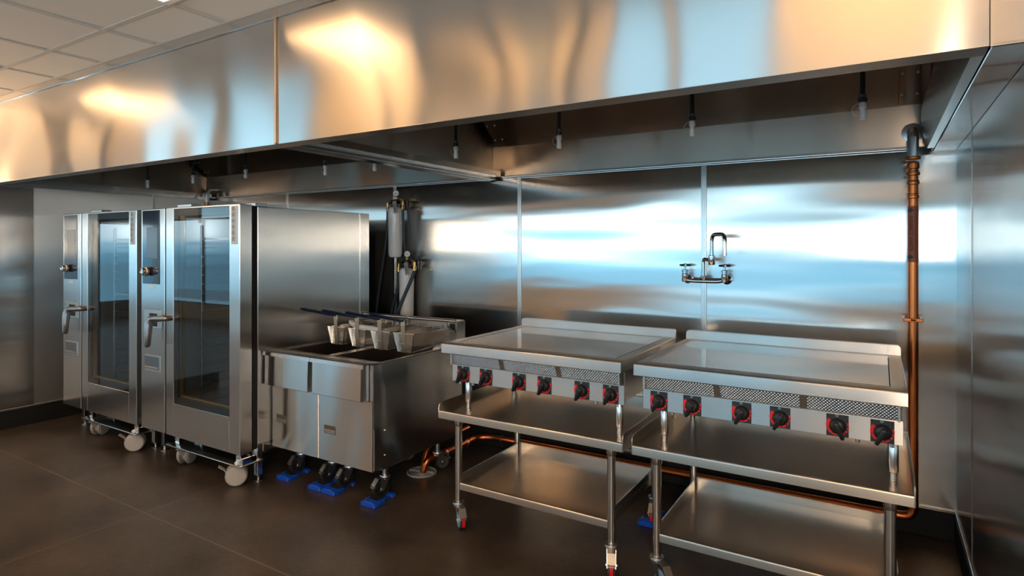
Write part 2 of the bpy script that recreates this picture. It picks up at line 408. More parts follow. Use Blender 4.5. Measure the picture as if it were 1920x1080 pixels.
# wall sheet joints, corner and base trims
tn = [2]
def trim(m, mat): struct('trim_%d' % tn[0], m, mat); tn[0] += 1
for x in (-5.52, -4.057, -2.756, -1.342):
    m = MB(); m.box(x - .018, x + .018, -.004, 0, .17, 2.15, .0015); m.box(x - .006, x + .006, -.007, -.003, .17, 2.15, .001); trim(m, M['steel_tube'])
m = MB(); m.box(-.004, 0, -.650, -.630, .05, 2.13, .0015); trim(m, M['steel_tube'])
for y in (-.605, -1.858):
    m = MB(); m.box(XL, XL + .005, y - .012, y + .012, .17, 2.15, .0015); trim(m, M['steel_tube'])
m = MB(); m.box(XL, XL + .006, -2.03, -1.66, .17, 2.15, .002); trim(m, M['steel_side'])
for nm, b in (('back', (XL, 0, -.012, 0)), ('right', (-.012, 0, -4.3, -.012)), ('left', (XL, XL + .012, -3.3, -.012))):
    m = MB(); m.box(b[0], b[1], b[2], b[3], 0, .150, .004); struct('baseboard_' + nm, m, M['cove'])
for b in ((XL, 0, -.016, 0), (-.008, 0, -4.3, -.012), (XL, XL + .016, -2.04, -.012)):
    m = MB(); m.box(b[0], b[1], b[2], b[3], .152, .166, .003); trim(m, M['steel_tube'])
# filler between hood end and right wall
m = MB(); m.box(-.102, -.001, -2.03, -.001, 2.125, 2.135, .002); m.box(-.1055, -.001, -2.030, -2.02, 2.125, ZC - .002); trim(m, M['steel_hood'])

# ceiling lights, then added fill lights in the hall
def ceiling_light(x0, x1, y0, y1, z, label, group=None, lamp='lamp'):
    t = thing('ceiling_light', label, 'ceiling light', ((x0 + x1) / 2, (y0 + y1) / 2, z), group)
    f = MB(t.location)
    for b in ((x0, x1, y0, y0 + .04), (x0, x1, y1 - .04, y1), (x0, x0 + .04, y0 + .04, y1 - .04), (x1 - .04, x1, y0 + .04, y1 - .04)): f.box(*b, z - .012, z - .001, .003)
    f.build('frame', M['white'], t)
    d = MB(t.location); d.box(x0 + .045, x1 - .045, y0 + .045, y1 - .045, z - .022, z - .002, .008); d.build('diffuser', M[lamp], t)
    return t
ceiling_light(-3.42, -2.74, -3.02, -2.35, ZC, 'white-framed square ceiling light set in the tiled ceiling above the hood edge')
ceiling_light(-6.18, -5.50, -3.02, -2.35, ZC, 'white-framed square ceiling light nearest the left wall')
hall = 'added fill lights on the unseen hall ceiling'
for i, (x, y) in enumerate(((-12.0, -4.6), (-0.9, -4.0), (0.6, -5.2))):  # added overhead fill, out of view, for the fronts facing the room
    ceiling_light(x - .6, x + .6, y - .3, y + .3, ZH, 'added warm rectangular fill light on the unseen hall ceiling, one of a scattered row', hall, 'hall_fill')
def added_wall_wash(x0, x1, power, side=False):  # added warm light on the unseen hall wall, for gold hood reflections
    d = bpy.data.lights.new('added_wall_wash', 'AREA'); d.shape = 'RECTANGLE'; d.size = x1 - x0; d.size_y = .12; d.color = WARM; d.energy = power
    o = bpy.data.objects.new('added_wall_wash', d); COL.objects.link(o); o.location = ((x0 + x1) / 2, HY + .9, ZH - .06)
    o.rotation_euler = (math.radians(-35), 0, 0)
    if side: o.location = (HX0 + .9, (x0 + x1) / 2, ZH - .06); o.rotation_euler = (math.radians(-35), 0, math.radians(-90))
for a, b, w in ((-8.6, -3.2, 100), (-1.2, 0.1, 78)): added_wall_wash(a, b, w)
added_wall_wash(-6.6, -3.6, 42, True)
d = bpy.data.lights.new('added_ceiling_fill', 'SPOT'); d.spot_size = math.radians(50); d.spot_blend = 1.0; d.shadow_soft_size = .12; d.color = WARM; d.energy = 300
o = bpy.data.objects.new('added_ceiling_fill', d); COL.objects.link(o); o.location = (-8.6, -2.45, 2.30)  # spot without a fixture, added to brighten the kitchen ceiling
o.rotation_euler = (Vector((-4.6, -2.5, 2.75)) - o.location).to_track_quat('-Z', 'Y').to_euler()
d = bpy.data.lights.new('added_front_fill', 'AREA'); d.shape = 'RECTANGLE'; d.size = .4; d.size_y = .5; d.color = (1.0, .76, .54); d.energy = 34
o = bpy.data.objects.new('added_front_fill', d); COL.objects.link(o); o.location = (0.15, -5.6, 1.72)  # added area light, lifts the griddle fronts and knobs; no fixture there
o.rotation_euler = (Vector((-.3, -1.2, .9)) - o.location).to_track_quat('-Z', 'Y').to_euler()
for a, b in LOW_PIERS:
    d = bpy.data.lights.new('added_low_wall_fill', 'AREA'); d.shape = 'RECTANGLE'; d.size = (b - a) * .9; d.size_y = .08; d.color = WARM; d.energy = 11 * (b - a)  # added strip light, warms the low hall wall in steel reflections
    o = bpy.data.objects.new('added_low_wall_fill', d); COL.objects.link(o); o.location = ((a + b) / 2, HY + .26, 2.19); o.rotation_euler = (math.radians(-14), 0, 0)

# ------------------------------------------------------------------ exhaust hoods
def hood(x0, x1, label, left, right):
    t = thing('exhaust_hood', label, 'exhaust hood', ((x0 + x1) / 2, -1.0, 2.13))
    O = t.location; yf = -2.03
    m = MB(O); m.box(x0 + .001, x1 - .001, yf, yf + .012, 2.128, 2.7785, .001); p = m.build('front_panel', M['steel_hood'], t)
    m = MB(O); m.box(x0 + .002, x1 - .002, yf - .008, yf + .008, 2.778, ZC - .002, .002); m.build('top_flashing', M['steel_hood'], t)
    m = MB(O); m.box(x0 + .002, x1 - .002, yf - .010, yf - .007, 2.776, 2.783, .001); m.build('drip_edge', M['chrome'], t)
    if x1 < -1:
        m = MB(O); m.box(x1 - .006, x1 + .005, yf - .012, yf + .002, 2.128, ZC - .003, .003); m.build('joint_strip', M['strap'], t)
    m = MB(O); m.sheet([(yf, 2.127), (yf + .075, 2.122), (yf + .078, 2.150)], 'x', x0 + .002, x1 - .002, .004); m.build('bottom_lip', M['steel_lip'], t)
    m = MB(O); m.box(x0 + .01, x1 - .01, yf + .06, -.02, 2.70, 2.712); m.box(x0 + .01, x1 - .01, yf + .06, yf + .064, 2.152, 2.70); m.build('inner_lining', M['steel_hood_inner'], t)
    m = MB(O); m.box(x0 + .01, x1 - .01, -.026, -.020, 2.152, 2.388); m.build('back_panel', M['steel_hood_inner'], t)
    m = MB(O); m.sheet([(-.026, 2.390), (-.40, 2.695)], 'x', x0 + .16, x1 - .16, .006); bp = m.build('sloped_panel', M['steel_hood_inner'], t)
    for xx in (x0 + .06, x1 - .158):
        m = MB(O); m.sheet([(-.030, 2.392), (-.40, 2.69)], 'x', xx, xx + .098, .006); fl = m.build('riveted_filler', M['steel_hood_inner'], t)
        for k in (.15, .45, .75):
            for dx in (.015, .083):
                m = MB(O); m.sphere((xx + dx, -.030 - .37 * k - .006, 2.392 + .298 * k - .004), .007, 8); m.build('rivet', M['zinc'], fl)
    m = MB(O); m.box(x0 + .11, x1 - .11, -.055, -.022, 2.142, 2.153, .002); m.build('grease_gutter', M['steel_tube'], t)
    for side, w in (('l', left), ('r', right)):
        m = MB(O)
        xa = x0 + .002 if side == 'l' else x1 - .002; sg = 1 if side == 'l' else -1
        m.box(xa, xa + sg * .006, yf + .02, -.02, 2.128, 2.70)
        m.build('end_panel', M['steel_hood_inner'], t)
        m = MB(O)
        if w == 0: m.sheet([(xa, 2.130), (xa - .028, 2.128), (xa - .055, 2.235), (xa - .055, 2.33)], 'y', yf + .085, -.14, .004)
        else: m.sheet([(xa, 2.130), (xa + sg * w, 2.126), (xa + sg * w, 2.150), (xa + sg * (w + .05), 2.150), (xa + sg * (w + .05), 2.190)], 'y', yf + .085, -.058, .004)
        m.build('end_flange', M['steel_tube'], t)
    return t
hood(XL + .005, -3.001, 'long stainless steel exhaust hood above the two tall ovens', .10, .055)
hood(-3.000, -.106, 'stainless steel exhaust hood above the griddles, next to the right wall', .055, 0)

# fire suppression nozzles
proto = None
nz = [(-6.44, 'capped steel suppression nozzle hanging nearest the left wall'),
      (-5.67, 'capped steel suppression nozzle hanging over the gap beside the far oven'),
      (-4.90, 'capped steel suppression nozzle on a thin pipe above the nearer oven door'),
      (-3.93, 'capped steel suppression nozzle with a loose ring, above the nearer oven side panel'),
      (-3.42, 'short capped steel suppression nozzle hanging just left of the hood divider'),
      (-2.70, 'capped steel suppression nozzle on a black pipe just right of the hood divider'),
      (-1.95, 'capped steel suppression nozzle on a black pipe above the left griddle'),
      (-1.18, 'capped steel suppression nozzle on a black pipe above the gap between the griddles'),
      (-0.42, 'capped steel suppression nozzle on a black pipe above the right griddle')]
for x, lab in nz:
    zb = 2.172 if abs(x + 3.93) > .01 and abs(x + 3.42) > .01 else 2.137
    if proto is None:
        t = thing('suppression_nozzle', lab, 'fire nozzle', (x, -.9, zb), 'suppression nozzles under the hoods')
        m = MB(); m.cyl((0, 0, .105), (0, 0, .56), .0105, 12); m.build('pipe', M['black'], t)
        m = MB(); m.lathe([(.011, .075), (.019, .08), (.019, .095), (.014, .10), (.016, .112), (.011, .118)], (0, 0, 0), seg=8); m.build('swivel_joint', M['black'], t)
        m = MB(); m.lathe([(.010, 0), (.0145, .002), (.0145, .030), (.012, .032), (.012, .05), (.016, .052), (.016, .07), (.011, .078)], (0, 0, 0), seg=14); m.build('nozzle_tip', M['nozzle'], t)
        m = MB(); m.tube([(.018 - .022 + .026 * math.cos(a) - .012, 0, .045 + .026 * math.sin(a)) for a in [i * 2 * math.pi / 20 for i in range(20)]], .0012, 5, closed=True); m.build('cap_ring', M['zinc'], t)
        proto = t
    else: copy_tree(proto, (x, -.9, zb), lab)

# ------------------------------------------------------------------ combi ovens
def caster_wheel(m, c, axis, r, w): # wheel body
    ax = Vector(axis).normalized()
    m.lathe([(r * .8, -w / 2), (r * .96, -w / 2 + .003), (r, -w / 2 + .008), (r, w / 2 - .008), (r * .96, w / 2 - .003), (r * .8, w / 2)], c, ax, 28)

def twin_caster(t, x, y, ang):
    r = .070; ax = Vector((math.cos(ang), math.sin(ang), 0)); fw = Vector((-ax.y, ax.x, 0)); c = Vector((x, y, r))
    hub = MB(); hub.lathe([(.018, -.013), (.05, -.010), (.052, .010), (.018, .013)], c, ax, 20)
    hub.box(x - .014, x + .014, y - .014, y + .014, r + .02, .150, .003)
    h = hub.build('caster', M['grey_plastic'], t)
    for s in (-1, 1):
        w = MB(); caster_wheel(w, c + ax * s * .028, ax, r, .024); wo = w.build('wheel', M['grey_plastic'], h)
        f = MB(); f.lathe([(r * .88, 0), (r * .86, s * .004), (r * .02, s * .006)], c + ax * s * .040, ax, 28); f.build('wheel_face', M['grey_face'], wo)
    b = MB(); b.sheet([(0, 0), (.02, .035), (.055, .06)], 'y', -.02, .02, .006)
    rot = Matrix.Rotation(ang + math.radians(90), 3, 'Z')
    for v in b.bm.verts: v.co = rot @ Vector((-v.co.x - .055, v.co.y, v.co.z)) + Vector((x, y, .075))
    b.build('brake_lever', M['grey_plastic'], h)
    return h

def make_oven():
    t = thing('combi_oven', 'nearer tall stainless roll-in oven with glass door, beside the fryers', 'oven', (-5.19, -1.59, 0), 'roll-in combi ovens')
    W, zb, zt = 1.23, .215, 1.884
    # body: open-fronted insulated shell
    m = MB()
    yb, ye = .135, 1.17
    m.box(0.0, .055, yb, ye, .25, zt - .012, .003); m.box(W - .055, W, yb, ye, .25, zt - .012, .003)
    m.box(.055, W - .055, yb + .001, ye, zt - .062, zt - .013, .002); m.box(.055, W - .055, ye - .05, ye, .25, zt - .062)
    m.box(.055, .36, yb + .001, ye - .05, .25, zt - .062); m.box(.36, W - .055, yb + .001, ye - .05, .25, .30)
    m.box(W - .001, W + .006, ye - .10, ye + .002, .25, zt - .013, .001)
    m.build('body', M['steel_grain'], t)
    m = MB(); m.box(.362, .366, yb + .004, ye - .052, .302, zt - .064); m.box(W - .062, W - .057, yb + .004, ye - .052, .302, zt - .064)
    m.box(.366, W - .062, ye - .058, ye - .053, .302, zt - .064); m.box(.366, W - .062, yb + .004, ye - .058, zt - .070, zt - .065); m.box(.366, W - .062, yb + .004, ye - .058, .302, .307)
    for k in range(6): m.box(.50 + k * .09, .512 + k * .09, ye - .070, ye - .060, .5, 1.6)
    m.build('cavity_lining', M['cavity'], t)
    m = MB()
    for (x0, x1) in ((.352, W - .012),):
        m.box(x0, x0 + .02, .105, .132, .24, 1.86); m.box(x1 - .02, x1, .105, .132, .24, 1.86); m.box(x0, x1, .105, .132, .225, .245); m.box(x0, x1, .105, .132, 1.85, 1.87)
    m.box(W - .03, W - .006, .10, .134, .225, zt - .01)
    m.build('door_seal', M['seal'], t)
    for b in ((.46, .63, .02, .10, zt + .001, zt + .022), (W - .12, W - .01, .12, .22, zt - .011, zt + .014)):
        m = MB(); m.box(*b, .003); m.build('top_bracket', M['steel_tube'], t)
    # control column
    m = MB(); m.box(0, .325, 0, .10, zb, zt, .004); m.box(.01, .315, .1, .134, zb + .04, zt - .02); c = m.build('control_column', M['steel_grain'], t)
    m = MB(); m.box(.024, .262, -.004, .002, 1.318, 1.872, .003); m.build('touch_panel', M['navy'], c)
    m = MB(); m.box(.085, .236, -.0055, -.003, 1.51, 1.745, .001); s_ = m.build('screen', M['screen'], c)
    m = MB(); m.lathe([(.030, 0), (.030, .010), (.024, .012), (.024, .024)], (.118, -.004, 1.412), (0, -1, 0), 24); kb = m.build('dial', M['black'], c)
    m = MB(); m.lathe([(.031, .010), (.035, .014), (.035, .026), (.031, .031), (.026, .033)], (.118, -.004, 1.412), (0, -1, 0), 28); m.build('dial_ring', M['strap'], kb)
    m = MB(); m.lathe([(.026, .030), (.028, .048), (.026, .055), (.019, .057), (.017, .053), (.001, .053)], (.118, -.004, 1.412), (0, -1, 0), 24); m.build('dial_cap', M['chrome'], kb)
    m = MB(); m.box(.105, .195, -.003, .001, 1.285, 1.303, .001); m.build('name_label', M['white'], c)
    m = MB(); m.box(.048, .292, -.006, .001, .985, 1.128, .004); lp = m.build('latch_plate', M['steel_dull'], c)
    m = MB(); m.box(.128, .236, -.008, -.004, 1.002, 1.098, .004); m.build('latch_recess', M['seal'], lp)
    m = MB(); m.box(.055, .285, -.006, .001, .655, .782, .004); dr = m.build('tray_drawer', M['steel_dull'], c)
    m = MB(); m.box(.062, .255, -.008, -.004, .678, .772, .003); m.build('drawer_recess', plain('blue_grey_recess', (.10, .13, .17), .3), dr)
    m = MB(); m.box(.07, .25, -.014, -.007, .682, .697, .003); m.build('drawer_lip', M['strap'], dr)
    # door
    X0, X1, D = .345, W, .092
    m = MB(); m.box(X0, X0 + .098, 0, D, zb, zt, .003); m.box(X1 - .115, X1, 0, D, zb, zt, .003); m.box(X0 + .098, X1 - .115, 0, D, zb, .452, .003); m.box(X0 + .098, X1 - .115, .002, D, zt - .012, zt, .002)
    d = m.build('door', M['steel_grain'], t)
    gx0, gx1 = X0 + .098, X1 - .115
    m = MB(); m.box(gx0 + .001, gx0 + .032, .014, .03, .454, zt - .013); m.box(gx1 - .012, gx1 - .001, .014, .03, .454, zt - .013); m.box(gx0 + .03, gx1 - .012, .014, .03, .454, .50); m.box(gx0 + .03, gx1 - .012, .014, .03, zt - .06, zt - .013); m.build('glass_border', M['black'], d)
    m = MB(); m.box(gx0 + .033, gx0 + .048, .03, .05, .50, zt - .06); m.box(gx0 + .033, gx1 - .013, .03, .05, .503, .515); m.build('inner_bead', M['brass'], d)
    m = MB(); m.box(gx0 + .001, gx1 - .001, .004, .010, .454, zt - .013); m.build('door_glass', M['glass'], d)
    m = MB(); m.box(gx0 + .001, gx1 - .001, -.001, .003, .448, .456, .001); m.build('glass_edge_strip', M['chrome'], d)
    m = MB(); m.box(X1 - .090, X1 - .022, -.002, .001, 1.615, 1.872, .001); vl = m.build('printed_label', M['label'], d)
    m = MB()
    for k in range(22):
        zz = 1.635 + k * .0105
        m.box(X1 - .080, X1 - .080 + .03 + .02 * random.random(), -.003, -.0015, zz, zz + .0035)
    for k in range(6): m.box(X1 - .082, X1 - .055, -.003, -.0015, 1.64 + k * .04, 1.665 + k * .04)
    m.build('label_print', M['tag'], vl)
    m = MB()
    m.tube(fillet([(X0 + .07, .002, 1.078), (X0 + .07, -.05, 1.078), (.262, -.066, 1.068)], .03), .021, 12)
    m.tube([(.285, -.066, 1.073), (.262, -.070, 1.064), (.252, -.076, 1.03), (.251, -.083, .95), (.255, -.086, .872), (.256, -.086, .860)], [.019, .026, .029, .027, .021, .011], 16)
    hd = m.build('handle', M['handle_grey'], d)
    m = MB(); m.box(.17, .245, -.03, -.004, 1.035, 1.068, .006); m.build('latch_tongue', M['chrome'], hd)
    # feet and lower frame
    for x, y in ((.035, .16), (1.2, .16), (.035, 1.1), (1.2, 1.1)):
        m = MB(); m.box(x - .02, x + .02, y - .02, y + .02, .035, .25, .002); m.lathe([(.012, .01), (.012, .036)], (x, y, 0), seg=10); m.lathe([(.032, 0), (.032, .006), (.014, .012)], (x, y, 0), seg=14)
        m.build('foot', M['steel_tube'], t)
    for b in ((W - .045, W - .004), (.004, .045)):
        m = MB(); m.box(*b, .18, 1.08, .195, .245, .002); m.build('lower_rail', M['steel_tube'], t)
    return t

def make_trolley():
    t = thing('oven_trolley', 'steel rack trolley with two grey casters rolled into the nearer oven', 'trolley', (-5.19, -1.59, 0), 'rack trolleys inside the ovens')
    m = MB(); m.box(.372, 1.262, -.022, .16, .146, .155, .003, 2); m.box(.44, .50, .16, .95, .148, .16); m.box(1.08, 1.14, .16, .95, .148, .16); m.build('base_plate', M['steel_tube'], t)
    for x in (.455, 1.185):
        m = MB(); m.box(x - .025, x + .025, .02, .05, .156, .212, .002); m.box(x - .027, x + .027, .017, .024, .185, .195, .002); m.build('bracket', M['chrome'], t)
    m = MB(); m.box(1.228, 1.255, .0, .11, .156, .20, .004); m.build('stop_block', M['chrome'], t)
    m = MB(); m.lathe([(.014, 0), (.014, .02), (.010, .022)], (1.215, -.005, .172), (.6, -.8, 0), 14); m.build('knob', M['white'], t)
    twin_caster(t, .47, .085, math.radians(30)); twin_caster(t, 1.150, .03, math.radians(-36))
    for x, y in ((.47, .90), (1.11, .90)): twin_caster(t, x, y, 0)
    # rack: four posts and runners
    m = MB()
    for x in (.47, 1.10):
        for y in (.20, .88): m.box(x - .010, x + .010, y - .010, y + .010, .156, 1.76, .001)
    m.build('rack_post', M['steel_tube'], t)
    m = MB()
    for k in range(20):
        z = .36 + k * .068
        for x, s in ((.482, 1), (1.088, -1)):
            m.box(x, x + s * .022, .20, .88, z, z + .003); m.box(x, x + s * .002, .20, .88, z, z + .014)
    m.build('rack_runner', M['steel_tube'], t)
    return t
for ox in (-5.19, -6.49):
    d = bpy.data.lights.new('added_cavity_fill', 'POINT'); d.energy = .7; d.shadow_soft_size = .03; d.color = (.85, .95, 1)  # added point light so the oven interior shows through the glass
    o = bpy.data.objects.new('added_cavity_fill', d); COL.objects.link(o); o.location = (ox + .78, -1.59 + .55, 1.74)
oven = make_oven(); copy_tree(oven, (-6.49, -1.59, 0), 'farther tall stainless roll-in oven with glass door, close to the left wall')
tro = make_trolley(); copy_tree(tro, (-6.49, -1.59, 0), 'steel rack trolley with two grey casters rolled into the farther oven')

# ------------------------------------------------------------------ plate casters (fryers and stands)
def swivel_caster(t, x, y, ztop, ang, r=.052, name='caster', pedal=None, wheel=None, off=.034):
    """single wheel caster under a stem; trailing direction = ang"""
    fw = Vector((math.cos(ang), math.sin(ang), 0)); ax = Vector((-fw.y, fw.x, 0)); c = Vector((x, y, r)) + fw * off
    m = MB(); m.lathe([(.014, 2 * r + .028), (.033, 2 * r + .026), (.035, 2 * r + .016), (.030, 2 * r + .008), (.030, 2 * r + .002)], (x, y, 0), seg=20)
    m.cyl((x, y, 2 * r + .02), (x, y, ztop), .016, 14)
    for s in (-1, 1):
        o = ax * s * .021
        a = Vector((x, y, 0)) + o
        pts = [a + fw * -.024 + Vector((0, 0, 2 * r + .012)), a + fw * .034 + Vector((0, 0, 2 * r + .012)), Vector((c.x, c.y, r - .012)) + o + fw * .014, Vector((c.x, c.y, r - .012)) + o - fw * .014]
        va = [m.bm.verts.new(p - ax * .002) for p in pts]; vb = [m.bm.verts.new(p + ax * .002) for p in pts]
        m.bm.faces.new(va); m.bm.faces.new(vb[::-1])
        for i in range(4): m.bm.faces.new((va[i], va[(i + 1) % 4], vb[(i + 1) % 4], vb[i]))
    m.cyl(c - ax * .029, c + ax * .029, .008, 10)
    h = m.build(name, M['zinc'], t)
    w = MB(); w.lathe([(r * .72, -.015), (r * .97, -.014), (r, -.010), (r, .010), (r * .97, .014), (r * .72, .015)], c, ax, 28); wo = w.build('wheel', M['black_matte'], h)
    w = MB(); w.lathe([(.008, -.0165), (r * .55, -.015), (r * .78, -.0162), (r * .78, .0162), (r * .55, .015), (.008, .0165)], c, ax, 28); w.build('wheel_hub', wheel or M['steel_dull'], wo)
    rot = Matrix.Rotation(ang, 3, 'Z')
    b = MB(); b.sheet([(.012, 2 * r + .018), (off + .022, 2 * r + .008), (off + .052, r * 1.45)], 'y', -.02, .02, .005)
    b.box(off + .038, off + .064, -.018, .018, r * 1.25, r * 1.43, .003)
    for v in b.bm.verts: v.co = rot @ v.co + Vector((x, y, 0))
    bo = b.build('brake_pedal', M['steel_dull'], h)
    if pedal:
        b = MB()
        n = 6
        for i in range(n):
            a0 = math.radians(28 - i * 9); a1 = math.radians(28 - (i + 1) * 9 + 1)
            R = r + .0035
            q = [(off + R * math.cos(a0), R * math.sin(a0) + r), (off + R * math.cos(a1), R * math.sin(a1) + r), (off + (R + .002) * math.cos(a1), (R + .002) * math.sin(a1) + r), (off + (R + .002) * math.cos(a0), (R + .002) * math.sin(a0) + r)]
            b.prism(q, 'y', -.009, .009)
        for v in b.bm.verts: v.co = rot @ v.co + Vector((x, y, 0))
        b.build('brake_tab', pedal, bo)
    return h

# ------------------------------------------------------------------ deep fryers
def make_fryer(last):
    W = .474
    t = thing('deep_fryer', '', 'deep fryer', (0, 0, 0), 'deep fryers standing side by side')
    # cabinet shell (open top)
    m = MB()
    m.box(.002, .010, .012, .93, .205, .862, .002); m.box(W - .010, W - .002, .012, .93, .205, .862, .002)
    m.box(.010, W - .010, .92, .93, .205, .862); m.box(.010, W - .010, .012, .92, .205, .215); m.box(.010, W - .010, .012, .02, .215, .862)
    m.build('cabinet', M['steel_cabinet'], t)
    # vat: a lined well with a sloping front
    m = MB()
    x0, x1, y0, y1, zt, z1 = .030, W - .030, .085, .80, .8645, .64
    m.quad((x0, y0, zt), (x1, y0, zt), (x1, y0 + .16, z1), (x0, y0 + .16, z1)); m.quad((x0, y1, zt), (x1, y1, zt), (x1, y1, z1), (x0, y1, z1))
    for x in (x0, x1): m.quad((x, y0, zt), (x, y0 + .16, z1), (x, y1, z1), (x, y1, zt))
    m.quad((x0, y0 + .16, z1), (x1, y0 + .16, z1), (x1, y1, z1), (x0, y1, z1))
    m.build('frying_vat', M['vat'], t, smooth=False)
    m = MB(); m.box(.002, x0, .012, .93, .8635, .8665, .001); m.box(x1, W - .002, .012, .93, .8635, .8665, .001); m.box(x0, x1, .012, y0, .8635, .8665); m.box(x0, x1, y1, .93, .8635, .8665)
    m.build('top_rim', M['steel_shelf'], t)
    m = MB(); m.sheet([(.080, .868), (-.055, .877), (-.070, .874), (-.071, .852)], 'x', .001, W - .001, -.004)
    lip = m.build('front_lip', M['steel_lip'], t)
    m = MB(); m.box(.10, .36, .074, .084, .8685, .8725, .002); m.build('lip_strip', M['copper'], lip)
    # upper front panel and door
    m = MB(); m.prism([(-.062, .868), (-.064, .648), (.008, .640), (.008, .866)], 'x', .006, W - .032, .003); m.build('upper_panel', M['steel_front'], t)
    m = MB(); m.box(.002, W - .002, 0, .011, .208, .640, .003); d = m.build('door', M['steel_front'], t)
    m = MB(); m.box(.050, .155, -.002, .001, .385, .440, .002); hd = m.build('handle', M['dark_brown'], d)
    m = MB(); m.box(.056, .149, -.003, -.001, .388, .412, .001); m.build('finger_lip', M['steel_dull'], hd)
    # flue box with hanger rail at the back
    m = MB(); m.box(.003, W - .003, .88, .95, .868, 1.035, .003); fl = m.build('flue_box', M['steel_grain'], t)
    m = MB()
    for k in range(5): m.cyl((.10 + k * .07, .878, .965), (.10 + k * .07, .878, 1.005), .007, 8)
    m.build('flue_post', M['chrome'], fl)
    m = MB(); m.box(.395, .445, .876, .882, .962, 1.02); m.build('flue_slot', M['seal'], fl)
    m = MB(); m.cyl((.008, .868, 1.042), (W - .012, .868, 1.042), .013, 14); m.box(.0, W - .002, .88, .955, 1.036, 1.044); rl = m.build('hanger_rail', M['zinc'], t)
    m = MB(); m.box(.012, W - .02, .860, .866, .955, .975); m.box(.36, .385, .862, .882, .93, 1.03); m.build('basket_bracket', M['steel_dull'], t)
    if last:
        m = MB(); m.box(W - .003, W + .002, .86, .965, .868, 1.038, .002); m.build('end_cheek', M['steel_grain'], t)
        m = MB(); m.box(W - .003, W + .001, .02, .18, .215, .465, .001); ap = m.build('access_plate', M['steel_cabinet'], t)
        m = MB()
        for z in (.285, .44): m.sphere((W + .002, .11, z), .007, 10)
        m.build('screw', M['chrome'], ap)
    for x in (.105, W - .05):
        swivel_caster(t, x, .165, .206, math.radians(-105), r=.056, wheel=M['black'])
        swivel_caster(t, x, .70, .206, math.radians(60))
    m = MB(); m.box(W - .08, W - .012, .10, .36, .190, .2045); m.build('caster_channel', M['steel_tube'], t)
    return t
FX = (-3.951, -3.474)
f1 = make_fryer(False); f1.location = (FX[0], -1.35, .008); f1['label'] = 'left stainless deep fryer of the pair, next to the nearer oven'
f2 = make_fryer(True); f2.location = (FX[1], -1.35, .008); f2['label'] = 'right stainless deep fryer of the pair, next to the griddle stand'

# blue caster cups the fryer wheels stand in
def make_cup():
    m = MB()
    m.prism([(-.062, 0), (.062, 0), (.058, .024), (.030, .034), (-.030, .034), (-.058, .024)], 'y', -.110, -.066, .003)
    m.prism([(-.040, 0), (.040, 0), (.034, .022), (-.034, .022)], 'y', .070, .105, .003)
    m.box(-.016, .016, -.066, .075, 0, .004, .001); m.box(.048, .060, -.07, -.015, .0, .028, .003); m.box(-.060, -.048, -.07, -.03, .0, .028, .003)
    m.prism([(.105, 0), (.140, 0), (.105, .012)], 'x', -.014, .014)
    return m.build('caster_cup', M['blue'])
cup = make_cup()
cups = [((-3.84, -1.245, 0), 'bright blue caster cup under the left front wheel of the left fryer'),
        ((-3.52, -1.245, 0), 'bright blue caster cup, left of the touching pair between the fryers'),
        ((-3.39, -1.245, 0), 'bright blue caster cup, right of the touching pair between the fryers'),
        ((-3.035, -1.245, 0), 'bright blue caster cup under the right front wheel of the right fryer'),
        ((-1.483, -.600, 0), 'bright blue caster cup in the dark under the left griddle stand'),
        ((-.318, -.600, 0), 'bright blue caster cup in the dark behind the right griddle stand')]
for i, (p, lab) in enumerate(cups):
    o = cup if i == 0 else copy_tree(cup)
    o.location = p; tag(o, lab, 'caster cup', 'blue caster cups')

